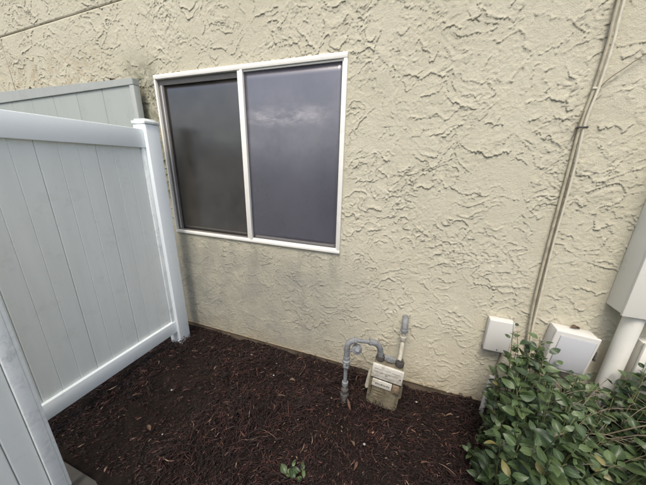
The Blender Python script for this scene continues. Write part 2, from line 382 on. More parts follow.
h4, d4, m4 = lips(0.30, 0.042, 0.0018, 211, 0.04, 0.16, 0.16, 5.0, 1.6)
isl = fbm(wx * 16, wz * 20, 311, 3, 0.55)                      # torn flat islands left by the knock-down
isl_m = sst(pnoise(X * 3.6 + 4, Z * 3.6, 319), -0.05, 0.25)
h5 = 0.0020 * isl_m * sst(isl, -0.02, 0.03)
chips = fbm(X * 62, Z * 62, 331, 2); chm = sst(pnoise(X * 5 + 1, Z * 5, 337), 0.0, 0.3)
h6 = 0.0012 * chm * sst(chips, 0.05, 0.25)
h7, d7, m7 = lips(0.35, 0.030, 0.0015, 251, 0.05, 0.2, 0.30, 3.0)
h8, d8, m8 = lips(-0.5, 0.024, 0.0012, 283, 0.08, 0.25, 0.22, 3.0)
top = np.maximum.reduce([h1, h2, h3]) + h4 + h7 + h8 + h5 + h6 + 0.004 * fbm(X * 1.6, Z * 1.6, 401, 2) + 0.0005 * fbm(X * 34, Z * 34, 411, 2)
# less relief low under the window where the coat is smoother
fl = 1 - 0.45 * sst(-X, 0.2, 0.7) * sst(1.0 - Z, 0, 0.25)
top = top * (0.74 + 0.32 * sst(fbm(X * 1.9 + 5, Z * 1.9, 421, 2), -0.35, 0.35))
H = top * fl
hol = np.clip(np.maximum.reduce([d1, d2 * 0.8, d3 * 0.9, d4 * 0.5]) , 0, 1) * fl
# control joint grooves
def joint(d): return np.exp(-(d / 0.006) ** 2)
JX = lambda zz: -3.79
jz = 2.621 + (X + 3.79) * 0.025
g = joint(Z - jz); g = np.maximum(g, joint(X + 3.797) * (Z < jz))
H = H * (1 - g) - 0.006 * g; hol = np.maximum(hol, g * 0.8)
# keep the coat just under the window flange
edge = np.maximum(np.maximum(WX0 - X, X - WX1), np.maximum(WZ0 - Z, Z - WZ1))
H = np.where(edge < 0.02, np.minimum(H, 0.0015), H)
Yw = WALL - H
xi = (X[:-1, :-1] + X[1:, 1:]) / 2; zi = (Z[:-1, :-1] + Z[1:, 1:]) / 2
keep = ~((xi > WX0) & (xi < WX1) & (zi > WZ0) & (zi < WZ1))
idx = np.arange(X.size).reshape(X.shape)
F = np.stack([idx[:-1, :-1], idx[1:, :-1], idx[1:, 1:], idx[:-1, 1:]], -1)[keep].reshape(-1, 4)
me = np_mesh('stucco_wall', np.stack([X, Yw, Z - 1.15 * np.where(edge < 0.03, 0, np.clip(top * fl, 0, 0.01))], -1).reshape(-1, 3), F, 4)
me.polygons.foreach_set('use_smooth', np.ones(len(me.polygons), bool))
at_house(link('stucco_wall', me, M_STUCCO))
# body of the wall behind the coat (gives the wall its thickness), with the reveal round the window
bk = boxes('wall_core', [((-6.0, WALL + 0.012, 0.0), (WX0, WALL + 0.25, 3.7)), ((WX1, WALL + 0.012, 0.0), (3.2, WALL + 0.25, 3.7)),
                         ((WX0 + 0.0005, WALL + 0.012, 0.0), (WX1 - 0.0005, WALL + 0.25, WZ0)), ((WX0 + 0.0005, WALL + 0.012, WZ1), (WX1 - 0.0005, WALL + 0.25, 3.7))], M_STUCCO, bev=0)
at_house(bk)
at_house(box('foundation', (-6.0, WALL + 0.004, -0.155), (3.2, WALL + 0.011, 0.05), M_FOUND, bev=0))
at_house(box('weep_screed', (-6.0, WALL - 0.004, 0.028), (3.2, WALL + 0.003, 0.036), M_BEAD, bev=0.001))
at_house(tube('control_joint', [(-6, WALL + 0.0035, 2.566), (-3.79, WALL + 0.0035, 2.621), (3.2, WALL + 0.0035, 2.796)], 0.0022, M_BEAD, seg=8))
at_house(tube('control_joint', [(-3.797, WALL + 0.0035, 0.05), (-3.797, WALL + 0.0035, 2.612)], 0.0026, M_BEAD, seg=8))

# window
yf = WALL
window = at_house(boxes('window', [((-1.945, yf - 0.016, 2.136), (-0.445, yf + 0.03, 2.166)),       # head
                                   ((-1.945, yf - 0.016, 0.955), (-0.445, yf + 0.03, 0.979)),       # sill
                                   ((-1.945, yf - 0.0155, 0.9795), (-1.929, yf + 0.03, 2.1355)),
                                   ((-0.468, yf - 0.0155, 0.9795), (-0.445, yf + 0.03, 2.1355))], M_FRAME, bev=0.003))
def wpart(o):
    o.parent = window; return o
wpart(boxes('center_mullion', [((-1.199, yf - 0.012, 0.9795), (-1.178, yf + 0.028, 2.1355)), ((-1.1755, yf - 0.018, 0.9795), (-1.156, yf + 0.012, 2.1355))], M_FRAME, bev=0.002))
wpart(boxes('inner_lip', [((-1.1555, yf - 0.006, 2.125), (-0.4685, yf + 0.012, 2.1355)), ((-1.1555, yf - 0.006, 0.9795), (-0.4685, yf + 0.012, 0.988)), ((-0.477, yf - 0.0062, 0.9885), (-0.4685, yf + 0.012, 2.1245))], M_FRAME, bev=0.002))
wpart(boxes('track', [((-1.9285, yf + 0.006, 0.9885), (-1.882, yf + 0.045, 2.098)), ((-1.9285, yf + 0.0065, 2.0985), (-1.1995, yf + 0.045, 2.1355)), ((-1.9285, yf + 0.0045, 0.9795), (-1.1995, yf + 0.045, 0.988))], M_TRACK, bev=0.002))
wpart(boxes('screen_frame', [((-1.902, yf + 0.001, 0.9967), (-1.892, yf + 0.0055, 2.098))], M_BOXGREY, bev=0.001))
def sheet(name, x0, x1, z0, z1, y, th, mat, sag=0.0):
    n = 24; bm = bmesh.new(); grid = []
    for i in range(n + 1):
        row = []
        for j in range(n + 1):
            u, t = i / n, j / n
            row.append(bm.verts.new((x0 + (x1 - x0) * u, y + sag * math.sin(math.pi * u) * math.sin(math.pi * t) + 0.4 * sag * math.sin(7 * u + 4 * t), z0 + (z1 - z0) * t)))
        grid.append(row)
    for i in range(n):
        for j in range(n): bm.faces.new((grid[i][j], grid[i + 1][j], grid[i + 1][j + 1], grid[i][j + 1]))
    me_ = mesh_from_bm(name, bm, True); o = link(name, me_, mat)
    md = o.modifiers.new('s', 'SOLIDIFY'); md.thickness = th; md.offset = 1
    return o
wpart(sheet('insect_screen', -1.8815, -1.1995, 0.9885, 2.098, yf + 0.016, 0.001, M_SCREEN_L, 0.0015))
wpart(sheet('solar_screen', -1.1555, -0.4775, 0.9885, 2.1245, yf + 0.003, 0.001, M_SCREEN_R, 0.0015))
wpart(box('glass_pane', (-1.9, yf + 0.052, 0.99), (-0.47, yf + 0.057, 2.12), M_GLASS, bev=0))

# ================================================================== VINYL FENCING
def vboard(name, y0, y1, z0, z1, xf, thick, mat, parent, grooves=(1 / 3, 2 / 3), gd=0.003, ax='y'):
    """upright board in the x = xf plane (or y plane when ax='x'), V grooves cut along its face"""
    prof = [(0, gd * 1.2), (0.0035, 0)]
    Wd = y1 - y0
    for g_ in grooves:
        prof += [(g_ * Wd - 0.003, 0), (g_ * Wd, gd), (g_ * Wd + 0.003, 0)]
    prof += [(Wd - 0.0035, 0), (Wd, gd * 1.2)]
    bm = bmesh.new(); A = []; B = []; 
    def P(a, d, z): return (xf - d, y0 + a, z) if ax == 'y' else (y0 + a, xf + d, z)
    for a, d in prof: A.append(bm.verts.new(P(a, d, z0))); B.append(bm.verts.new(P(a, d, z1)))
    ba = [bm.verts.new(P(a, thick, z_)) for a, z_ in ((0, z0), (Wd, z0), (0, z1), (Wd, z1))]
    for i in range(len(prof) - 1): bm.faces.new((A[i], A[i + 1], B[i + 1], B[i]))
    bm.faces.new((ba[0], ba[1], ba[3], ba[2])); bm.faces.new([ba[0]] + A + [ba[1]]); bm.faces.new([ba[2]] + B + [ba[3]])
    bm.faces.new((A[0], B[0], ba[2], ba[0])); bm.faces.new((A[-1], B[-1], ba[3], ba[1]))
    return link(name, mesh_from_bm(name, bm), mat, parent)

# fence panel square to the wall
GX = -1.886
f1 = tag(empty('fence_panel', (GX, 0.7, 0)), 'white vinyl fence panel with pale grey boards and a capped post beside the window', 'fence')
f1.matrix_world = Matrix.Translation((GX, 0.7, 0))
def rel(o, root):
    o.parent = root; o.matrix_parent_inverse = Matrix.Translation(root.location).inverted() @ Matrix.Identity(4)
    if any(root.rotation_euler): o.matrix_parent_inverse = root.matrix_basis.inverted()
    return o
bpy.context.view_layer.update()
rel(box('top_rail', (-1.915, -0.14, 1.640), (-1.850, 1.412, 1.765), M_VINYL, bev=0.004), f1)
rel(box('bottom_rail', (-1.915, -0.14, 0.095), (-1.850, 1.412, 0.205), M_VINYL, bev=0.004), f1)
rel(box('side_channel', (-1.908, 1.386, 0.206), (-1.858, 1.4115, 1.639), M_VINYL_WORN, bev=0.002), f1)
e = 1.386
while e > -0.1:
    s0 = e - 0.281
    rel(vboard('board', s0 + 0.0006, e - 0.0006, 0.19, 1.655, -1.872, 0.02, M_BOARD, None), f1); e = s0
post = rel(box('post', (-1.945, 1.413, -0.15), (-1.825, 1.518, 1.800), M_VINYL, bev=0.005, seg=3), f1)
pc = boxes('post_cap', [((-1.951, 1.407, 1.8005), (-1.819, 1.524, 1.822)), ((-1.938, 1.420, 1.8225), (-1.832, 1.511, 1.834))], M_VINYL_WORN, bev=0.004); pc.parent = post
post2 = rel(box('post', (-1.945, -0.25, -0.15), (-1.825, -0.141, 1.800), M_VINYL, bev=0.005, seg=3), f1)
pc = boxes('post_cap', [((-1.951, -0.256, 1.8005), (-1.819, -0.135, 1.822)), ((-1.938, -0.243, 1.8225), (-1.832, -0.148, 1.834))], M_VINYL_WORN, bev=0.004); pc.parent = post2

# nearer leaf, parallel to it
f2 = tag(empty('gate', (-1.42, -0.1, 0)), 'nearest white vinyl gate leaf with a chalky worn edge stile, at the lower left corner', 'gate')
f2.matrix_world = Matrix.Translation((-1.42, -0.1, 0)); bpy.context.view_layer.update()
rel(box('edge_stile', (-1.448, 0.346, 0.035), (-1.400, 0.389, 1.790), M_VINYL_WORN, bev=0.004), f2)
rel(box('edge_channel', (-1.444, 0.3895, 0.036), (-1.406, 0.402, 1.788), M_VINYL_WORN, bev=0.002), f2)
rel(box('top_rail', (-1.447, -0.70, 1.670), (-1.401, 0.3455, 1.789), M_VINYL, bev=0.004), f2)
rel(box('bottom_rail', (-1.447, -0.70, 0.036), (-1.401, 0.3455, 0.060), M_VINYL, bev=0.004), f2)
e = 0.345
for w_ in (0.075, 0.14, 0.14, 0.14, 0.14, 0.14, 0.14, 0.13):
    rel(vboard('board', e - w_ + 0.0012, e - 0.0012, 0.055, 1.68, -1.412, 0.022, M_BOARD, None, grooves=()), f2); e -= w_

# panel standing along the wall at the back
f3 = tag(empty('fence_panel', (-3.0, 1.56, 0)), 'older dull grey vinyl fence panel along the wall, taller and further back', 'fence')
f3.matrix_world = Matrix.Translation((-3.0, 1.56, 0)); bpy.context.view_layer.update()
rel(prism('top_rail', [(-4.6, 2.155), (-4.6, 2.040), (-2.052, 2.090), (-2.052, 2.133)], (1.548, 1.598), M_RAIL_OLD, bev=0.003), f3)
rel(box('side_stile', (-2.098, 1.5495, 0.02), (-2.0525, 1.597, 2.0885), M_RAIL_OLD, bev=0.003), f3)
rel(box('bottom_rail', (-4.6, 1.549, 0.05), (-2.0985, 1.597, 0.15), M_RAIL_OLD, bev=0.003), f3)
e = -2.0985
for k in range(8):
    rel(vboard('board', e - 0.3185, e - 0.0015, 0.14, 2.09 - 0.0196 * (-2.05 - e + 0.32) + 0.01, 1.558, 0.02, M_BOARD_OLD, None, grooves=(), gd=0.0022, ax='x'), f3); e -= 0.32

# ================================================================== GAS METER
gm = tag(empty('gas_meter', (-0.04, 1.42, 0)), 'weathered cream gas meter with a white index cover, hung on grey pipes at the wall', 'gas meter')
gm.matrix_world = Matrix.Translation((-0.04, 1.42, 0)); bpy.context.view_layer.update()
def gp(o): return rel(o, gm)
MT = Matrix.Translation((-0.037, 1.420, 0.180)) @ Matrix.Diagonal((1.04, 1.0, 1.05, 1)) @ Matrix.Rotation(math.radians(4.5), 4, 'Y') @ Matrix.Rotation(math.radians(-3), 4, 'X')
def mrot(o):
    o.data.transform(MT); return gp(o)
# local frame: x width, y depth (front is -y), z up, centre of the meter at the origin
out = []
def rr(cx, cz, r, a0, a1, n=5): return [(cx + r * math.cos(math.radians(a0 + (a1 - a0) * i / n)), cz + r * math.sin(math.radians(a0 + (a1 - a0) * i / n))) for i in range(n + 1)]
body = rr(-0.062, -0.128, 0.034, 180, 270) + rr(0.062, -0.128, 0.034, 270, 360) + [(0.096, 0.06), (0.088, 0.066), (0.088, 0.145)] + [(-0.088, 0.145), (-0.088, 0.066), (-0.096, 0.06)]
mrot(prism('body', body, (-0.045, 0.05), M_METER, bev=0.006))
mrot(prism('front_pan', rr(-0.05, -0.112, 0.03, 180, 270) + rr(0.05, -0.112, 0.03, 270, 360) + [(0.08, 0.02), (-0.08, 0.02)], (-0.062, -0.0445), M_METER, bev=0.007))
mrot(boxes('pan_rib', [((-0.06, -0.0655, -0.045), (-0.005, -0.061, -0.038)), ((-0.06, -0.0655, -0.025), (-0.005, -0.061, -0.018)), ((-0.06, -0.0655, -0.065), (-0.005, -0.061, -0.058)), ((-0.015, -0.0655, -0.13), (-0.008, -0.061, -0.072))], M_METER, bev=0.0015))
ic = mrot(boxes('index_cover', [((-0.093, -0.064, 0.062), (0.093, -0.044, 0.156))], M_INDEX, bev=0.005))
marks = []
for (a, b, zz, hgt) in ((-0.078, -0.030, 0.128, 0.0035), (-0.020, 0.016, 0.131, 0.003), (0.028, 0.070, 0.128, 0.0035), (-0.075, -0.052, 0.108, 0.003), (-0.040, 0.022, 0.106, 0.005), (-0.010, 0.004, 0.094, 0.008), (0.030, 0.060, 0.108, 0.003), (-0.07, 0.05, 0.082, 0.0025)):
    x_ = a
    while x_ < b:
        wd = random.uniform(0.003, 0.007); marks.append(((x_, -0.0647, zz), (min(b, x_ + wd), -0.0642, zz + hgt))); x_ += wd + random.uniform(0.0015, 0.003)
mk = mrot(boxes('index_print', marks, M_PRINT, bev=0))
mrot(box('seal_screw', (0.074, -0.067, 0.098), (0.082, -0.063, 0.106), M_DARKMETAL, bev=0.002))
lp = mrot(box('label_plate', (-0.078, -0.072, 0.008), (0.040, -0.0625, 0.058), M_INDEX, bev=0.003))
marks = []
x_ = -0.058
while x_ < 0.02:
    wd = random.uniform(0.004, 0.008); marks.append(((x_, -0.0727, 0.026), (x_ + wd, -0.0722, 0.026 + random.choice([0.010, 0.013])))); x_ += wd + 0.003
mrot(boxes('label_print', marks, M_PRINT, bev=0))
mrot(boxes('latch', [((0.044, -0.078, 0.005), (0.082, -0.0625, 0.058)), ((0.054, -0.086, 0.018), (0.072, -0.0785, 0.044))], M_LATCH, bev=0.003))
mrot(prism('side_bulge', [(-0.112, 0.035), (-0.118, -0.05), (-0.108, -0.062), (-0.0965, -0.058), (-0.0965, 0.045)], (-0.04, 0.035), M_PALEPIPE, bev=0.005))
mrot(prism('side_bulge', [(0.104, 0.03), (0.110, -0.05), (0.103, -0.062), (0.0965, -0.058), (0.0965, 0.04)], (-0.03, 0.035), M_METER, bev=0.003))
# unions on the meter top
for px_ in (-0.058, 0.060):
    o = lathe('union_nut', (px_, 0.0, 0.142), (0, 0, 1), [(0, 0.018), (0.012, 0.018), (0.013, 0.026), (0.040, 0.026), (0.041, 0.019), (0.052, 0.019)], M_DARKMETAL, hexa=False, seg=8); mrot(o)
mrot(box('meter_bar', (-0.035, 0.004, 0.150), (0.037, 0.034, 0.176), M_GREYPIPE, bev=0.004))
mrot(box('tag', (-0.018, -0.012, 0.160), (0.020, -0.009, 0.190), M_GREYPIPE, bev=0.001))
# supply side: riser out of the mulch, shut-off valve, swan-neck to the left union
RX, RY = -0.2866, 1.333
gp(tube('riser_pipe', [(RX, RY, -0.14), (RX, RY, 0.165), (RX - 0.001, RY, 0.31)], 0.0125, M_GREYPIPE, seg=14))
gp(lathe('riser_coupling', (RX, RY, 0.150), (0, 0, 1), [(0, 0.015), (0.003, 0.0205), (0.028, 0.0205), (0.031, 0.015)], M_GREYPIPE))
lv = gp(lathe('shutoff_valve', (RX, RY, 0.0), (0, 0, 1), [(0, 0.019), (0.004, 0.025), (0.030, 0.025), (0.036, 0.020), (0.050, 0.030), (0.080, 0.030), (0.092, 0.020), (0.096, 0.025), (0.118, 0.025), (0.122, 0.015)], M_DARKMETAL, seg=8))
o = lathe('valve_core', (RX + 0.005, RY - 0.025, 0.065), (0.25, -1, 0), [(0, 0.016), (0.012, 0.016), (0.013, 0.009), (0.026, 0.009)], M_DARKMETAL, seg=8); o.parent = lv; o.matrix_parent_inverse = Matrix.Identity(4)
vv_ = gp(lathe('valve', (RX, RY, 0.300), (0, 0, 1), [(0, 0.016), (0.003, 0.022), (0.020, 0.022), (0.022, 0.018), (0.032, 0.026), (0.052, 0.026), (0.060, 0.018), (0.064, 0.022), (0.082, 0.022), (0.085, 0.016)], M_GREYPIPE, seg=8))
o = boxes('wing_lock', [((RX - 0.006, RY - 0.042, 0.322), (RX + 0.006, RY - 0.0265, 0.346)), ((RX - 0.004, RY - 0.048, 0.330), (RX + 0.024, RY - 0.0425, 0.339))], M_GREYPIPE, bev=0.001); o.parent = vv_; o.matrix_parent_inverse = Matrix.Identity(4)
gp(tube('corner_elbow', catmull([(RX, RY, 0.375), (RX, RY, 0.420), (RX + 0.002, RY, 0.462), (RX + 0.018, RY + 0.006, 0.494), (RX + 0.050, RY + 0.016, 0.506)], 6), 0.0185, M_GREYPIPE, seg=14))
gp(lathe('elbow_collar', (RX + 0.040, RY + 0.013, 0.505), (0.95, 0.3, 0.0), [(0, 0.018), (0.002, 0.0225), (0.015, 0.0225), (0.017, 0.014)], M_GREYPIPE, seg=10))
gp(tube('cross_pipe', [(RX + 0.045, RY + 0.0145, 0.5055), (-0.145, 1.392, 0.486)], 0.0125, M_GREYPIPE, seg=14))
gp(lathe('elbow_collar', (-0.160, 1.386, 0.489), (0.85, 0.33, -0.16), [(0, 0.014), (0.002, 0.022), (0.015, 0.022), (0.017, 0.018)], M_GREYPIPE, seg=10))
gp(tube('drop_elbow', catmull([(-0.150, 1.390, 0.487), (-0.120, 1.402, 0.478), (-0.098, 1.414, 0.452), (-0.088, 1.422, 0.415), (-0.084, 1.426, 0.375)], 6), 0.0185, M_GREYPIPE, seg=14))
gp(lathe('regulator', (RX + 0.052, RY + 0.040, 0.425), (0.30, -0.75, 0.5), [(0, 0.014), (0.006, 0.026), (0.020, 0.034), (0.026, 0.034), (0.034, 0.022), (0.044, 0.014)], M_GREYPIPE, seg=16))
gp(tube('regulator_stub', [(RX + 0.003, RY + 0.004, 0.415), (RX + 0.055, RY + 0.032, 0.435)], 0.010, M_GREYPIPE, seg=10))
bts = []
for bx_, bz_ in ((-0.086, 0.050), (0.086, 0.050), (-0.086, -0.02), (0.086, -0.02), (-0.086, -0.09), (0.086, -0.09), (-0.03, -0.152), (0.03, -0.152)):
    mrot(lathe('bolt', (bx_, -0.045, bz_), (0, -1, 0), [(0, 0.0055), (0.005, 0.0055), (0.006, 0.004)], M_DARKMETAL, seg=6))
# house side: up from the right union, back into the wall
gp(tube('outlet_pipe', [(0.032, 1.425, 0.370), (0.038, 1.46, 0.385), (0.042, 1.53, 0.395), (0.042, 1.56, 0.42), (0.043, 1.563, 0.46), (0.044, 1.565, 0.53)], 0.0145, M_PALEPIPE, seg=14, smooth=6))
gp(lathe('outlet_coupling', (0.042, 1.560, 0.435), (0.0, 0.0, 1), [(0, 0.016), (0.003, 0.021), (0.026, 0.021), (0.029, 0.016)], M_PALEPIPE))
gp(tube('wall_elbow', [(0.044, 1.565, 0.505), (0.044, 1.566, 0.535), (0.044, 1.585, 0.555), (0.044, 1.65, 0.557)], 0.0205, M_GREYPIPE, seg=14, smooth=6))
gp(lathe('elbow_band', (0.044, 1.565, 0.500), (0, 0, 1), [(0, 0.019), (0.002, 0.025), (0.016, 0.025), (0.018, 0.019)], M_GREYPIPE))

# ================================================================== UTILITY BOXES
def placed(name, loc, label, cat, rotz=0):
    t = tag(empty(name, loc), label, cat); t.matrix_world = Matrix.Translation(loc); bpy.context.view_layer.update(); return t
jb = placed('junction_box', (0.59, WALL, 0.48), 'small square white junction box on the wall at the bottom of the cables', 'junction box')
rel(box('box_base', (0.518, 1.605, 0.476), (0.644, 1.6445, 0.686), M_BOXWHITE, bev=0.004), jb)
rel(box('cover', (0.514, 1.590, 0.472), (0.648, 1.6045, 0.690), M_BOXWHITE, bev=0.009, seg=3), jb)
rel(lathe('cover_screw', (0.586, 1.5895, 0.492), (0, -1, 0), [(0, 0.004), (0.0015, 0.003)], M_DARKMETAL), jb)
cd = tag(tube('conduit', [(0.624, 1.625, 0.468), (0.615, 1.622, 0.30), (0.612, 1.62, 0.285)], 0.0045, M_CABLE3, seg=10), 'thin dark cable dropping from the small white box into the white conduit', 'cable')
cd.name = 'cable'
tag(tube('conduit', [(0.607, 1.612, 0.275), (0.603, 1.612, 0.20), (0.598, 1.608, 0.06), (0.585, 1.585, -0.01), (0.57, 1.55, -0.05)], 0.0145, M_BOXWHITE, seg=16, smooth=6), 'short white plastic conduit going into the mulch beside the bush', 'conduit')

b2 = placed('utility_box', (0.92, WALL, 0.45), 'pale grey utility box with a raised lid, half hidden behind the bush', 'utility box')
T2 = Matrix.Translation((0.906, 1.6, 0.590)) @ Matrix.Rotation(math.radians(4), 4, 'Y')
def b2p(o): o.data.transform(T2); return rel(o, b2)
b2p(box('enclosure', (-0.093, -0.035, -0.121), (0.093, 0.040, 0.121), M_BOXWHITE, bev=0.006))
b2p(box('lid', (-0.098, -0.050, -0.125), (0.098, -0.0355, 0.125), M_BOXWHITE, bev=0.007, seg=3))
b2p(box('lid_panel', (-0.074, -0.056, -0.105), (0.082, -0.0505, 0.100), M_BOXGREY, bev=0.004))
b2p(boxes('hasp', [((0.0985, -0.045, 0.01), (0.108, -0.02, 0.045)), ((0.102, -0.05, -0.01), (0.112, -0.038, 0.008))], M_DARKMETAL, bev=0.002))

mp = placed('electric_panel', (1.2, WALL, 0.9), 'tall cream metal service panel on the wall at the right edge', 'electric panel')
rel(box('enclosure', (1.027, 1.534, 0.880), (1.42, 1.6455, 1.90), M_PANELPAINT, bev=0.004), mp)
rel(box('cover', (1.0235, 1.518, 0.874), (1.424, 1.5335, 1.904), M_PANELPAINT, bev=0.004), mp)
rel(tube('feed_pipe', [(1.105, 1.572, -0.14), (1.105, 1.572, 0.40), (1.107, 1.572, 0.879)], 0.038, M_PANELPAINT, seg=24), mp)
b3 = placed('utility_box', (1.32, WALL, 0.5), 'squat cream box with a plain lid, just right of the thick feed pipe', 'utility box')
rel(box('enclosure', (1.185, 1.575, 0.44), (1.44, 1.6455, 0.72), M_PANELPAINT, bev=0.005), b3)
rel(box('lid', (1.180, 1.555, 0.435), (1.445, 1.5745, 0.728), M_PANELPAINT, bev=0.006), b3)
rel(box('lid_panel', (1.205, 1.547, 0.465), (1.42, 1.5545, 0.700), M_PANELPAINT, bev=0.004), b3)
rel(lathe('lid_screw', (1.195, 1.5545, 0.708), (0, -1, 0), [(0, 0.005), (0.003, 0.004)], M_DARKMETAL), b3)

# ================================================================== CABLES
A = [(0.702, 2.90), (0.702, 2.230), (0.709, 2.071), (0.706, 1.90), (0.697, 1.763), (0.701, 1.575), (0.704, 1.405), (0.708, 1.137), (0.716, 0.837), (0.732, 0.627), (0.755, 0.50), (0.80, 0.42)]
def hug(pts, y0, amp, ph): return [(x_, y0 - amp * (0.5 + 0.5 * math.sin(z_ * 3.1 + ph)), z_) for x_, z_ in pts]
ca = tag(tube('cable', hug(A, 1.636, 0.010, 0.3), 0.0062, M_CABLE, seg=10, smooth=8), 'tan cable, left strand of the pair running down the wall to the boxes', 'cable', 'cables down the wall')
B = [(x_ + d, z_) for (x_, z_), d in zip(A, (0.016, 0.015, 0.014, 0.0135, 0.0125, 0.019, 0.021, 0.020, 0.023, 0.015, 0.012, 0.012))]
tag(tube('cable', hug(B, 1.634, 0.012, 1.1), 0.0054, M_CABLE2, seg=10, smooth=8), 'paler cream cable, right strand of the pair running down the wall', 'cable', 'cables down the wall')
Cc = [(x_ + d, z_) for (x_, z_), d in zip(A, (0.008, 0.007, 0.006, 0.006, 0.006, 0.010, 0.0105, 0.010, 0.012, 0.008, 0.006, 0.006))]
tag(tube('cable', hug(Cc, 1.640, 0.003, 0.0), 0.0028, M_CABLE3, seg=8, smooth=8), 'thin dark brown cable in the gap between the two paler wall cables', 'cable', 'cables down the wall')
tag(tube('cable', [(0.676, 1.632, 1.690), (0.684, 1.630, 1.733), (0.702, 1.630, 1.838), (0.738, 1.630, 1.925), (0.792, 1.631, 1.978), (0.870, 1.632, 2.040), (1.10, 1.632, 2.19), (1.4, 1.633, 2.36)], 0.0022, M_CABLE3, seg=8, smooth=8), 'thin brown wire slanting up to the right from the cable clip', 'wire')
cl = tag(empty('cable_clip', (0.703, 1.63, 1.745)), 'dark metal clip pinning the paired cables where the slanting wire starts', 'clip'); cl.matrix_world = Matrix.Translation((0.703, 1.63, 1.745)); bpy.context.view_layer.update()
rel(box('clip_plate', (0.683, 1.6185, 1.740), (0.722, 1.6205, 1.747), M_DARKMETAL, bev=0.0008, M=None), cl)
rel(lathe('clip_screw', (0.686, 1.643, 1.743), (0, -1, 0), [(0, 0.003), (0.022, 0.003), (0.023, 0.006), (0.027, 0.004)], M_DARKMETAL, seg=10), cl)
rel(lathe('clip_screw', (0.718, 1.643, 1.743), (0, -1, 0), [(0, 0.003), (0.022, 0.003), (0.023, 0.006), (0.027, 0.004)], M_DARKMETAL, seg=10), cl)
for zz, lab in ((1.905, 'small pale saddle clip high on the paired cables above the slanting wire'),):
    tag(box('cable_clip', (0.698, 1.622, zz - 0.004), (0.726, 1.6265, zz + 0.004), M_CABLE2, bev=0.001), lab, 'clip')

# ================================================================== MULCH
def shreds(n, x0, x1, y0, y1, seed, lmin, lmax, zmax, wmin=0.0012, wmax=0.0045):
    r = np.random.default_rng(seed)
    cx = r.uniform(x0, x1, n); cy = r.uniform(y0, y1, n)
    bare = np.exp(-((cx + 1.45) ** 2 / 0.09 + (cy - 1.0) ** 2 / 0.16)) + 0.35 * sst(-cx, 1.1, 1.4) + 0.5 * fbm(cx * 2.2, cy * 2.2, 93, 2)
    kp = (r.random(n) > 0.66 * np.clip(bare, 0, 1)) & ~((np.abs(cx + 0.04) < 0.13) & (np.abs(cy - 1.42) < 0.075)); cx = cx[kp]; cy = cy[kp]; n = len(cx)
    # patches of loose strands and patches of finer, flatter bark
    dens = fbm(cx * 2.6 + 3, cy * 2.6, 91, 2)
    L = np.exp(r.uniform(np.log(lmin), np.log(lmax), n)) * (0.75 + 0.5 * sst(dens, -0.3, 0.5))
    Wd = r.uniform(wmin, wmax, n)
    az = 2 * np.pi * r.random(n); az = np.where(r.random(n) < 0.55, 0.9 + 1.6 * fbm(cx * 1.7, cy * 1.7, 97, 2) + r.normal(0, 0.55, n), az)
    pit = r.normal(0, 0.36, n); bend = r.normal(0, 0.55, n); tw = r.uniform(0, np.pi, n)
    base = bed_h(cx, cy) + zmax * r.random(n) ** 1.6 * (0.55 + 0.9 * sst(dens, -0.2, 0.5))
    K = 5; t = np.linspace(-0.5, 0.5, K)
    a = az[:, None] + bend[:, None] * (t[None] * 2)
    seg = L[:, None] / (K - 1)
    dx = np.cos(a) * np.cos(pit)[:, None] * seg; dy = np.sin(a) * np.cos(pit)[:, None] * seg; dz = (np.sin(pit)[:, None] - 0.9 * t[None] * np.abs(bend)[:, None]) * seg * 0.8
    px = cx[:, None] + np.cumsum(dx, 1) - dx.sum(1)[:, None] / 2
    py = cy[:, None] + np.cumsum(dy, 1) - dy.sum(1)[:, None] / 2
    pz = base[:, None] + np.cumsum(dz, 1) - dz.sum(1)[:, None] / 2
    py = np.minimum(py, WALL - 0.006)
    prof = np.array([0.25, 0.9, 1.0, 0.8, 0.2]) * 0.5
    co = np.zeros((n, K, 3, 3))
    nx = -np.sin(a); ny = np.cos(a)
    for j, (ang, rw) in enumerate(((0, 1.0), (2.4, 0.8), (3.9, 0.8))):
        ang_ = tw + ang
        side = np.cos(ang_)[:, None] * prof[None] * Wd[:, None] * rw; upw = np.sin(ang_)[:, None] * prof[None] * Wd[:, None] * rw * 0.6
        co[:, :, j, 0] = px + nx * side; co[:, :, j, 1] = py + ny * side; co[:, :, j, 2] = pz + upw
    f = []
    for k in range(K - 1):
        for j in range(3):
            j2 = (j + 1) % 3; f.append((k * 3 + j, k * 3 + j2, (k + 1) * 3 + j2, (k + 1) * 3 + j))
    f = np.array(f); F_ = (f[None] + (np.arange(n) * K * 3)[:, None, None]).reshape(-1, 4)
    tint = np.clip(r.beta(1.1, 2.3, n) + 0.20 * fbm(cx * 9, cy * 9, 95, 2), 0, 1) ; tint = np.where(r.random(n) < 0.012, 0.97, tint * 0.93)
    return co.reshape(-1, 3), F_, np.repeat(tint, K * 3)
parts = [shreds(19000, -1.86, 1.1, 0.50, WALL, 1, 0.012, 0.060, 0.034, 0.0016, 0.0055),
         shreds(12000, -1.86, 1.1, 0.50, WALL, 5, 0.010, 0.045, 0.050, 0.005, 0.014),
         shreds(9000, -3.0, -1.60, 0.50, WALL, 6, 0.010, 0.05, 0.030, 0.003, 0.009),
         shreds(11000, -1.15, 0.75, 0.60, 1.62, 2, 0.03, 0.10, 0.060, 0.002, 0.0060),
         shreds(3500, -3.0, -1.86, 0.55, WALL, 3, 0.02, 0.07, 0.02)]
co = []; fc = []; tn = []; off = 0
for c_, f_, t_ in parts: co.append(c_); fc.append(f_ + off); tn.append(t_); off += len(c_)
me = np_mesh('mulch', np.concatenate(co), np.concatenate(fc), 4)
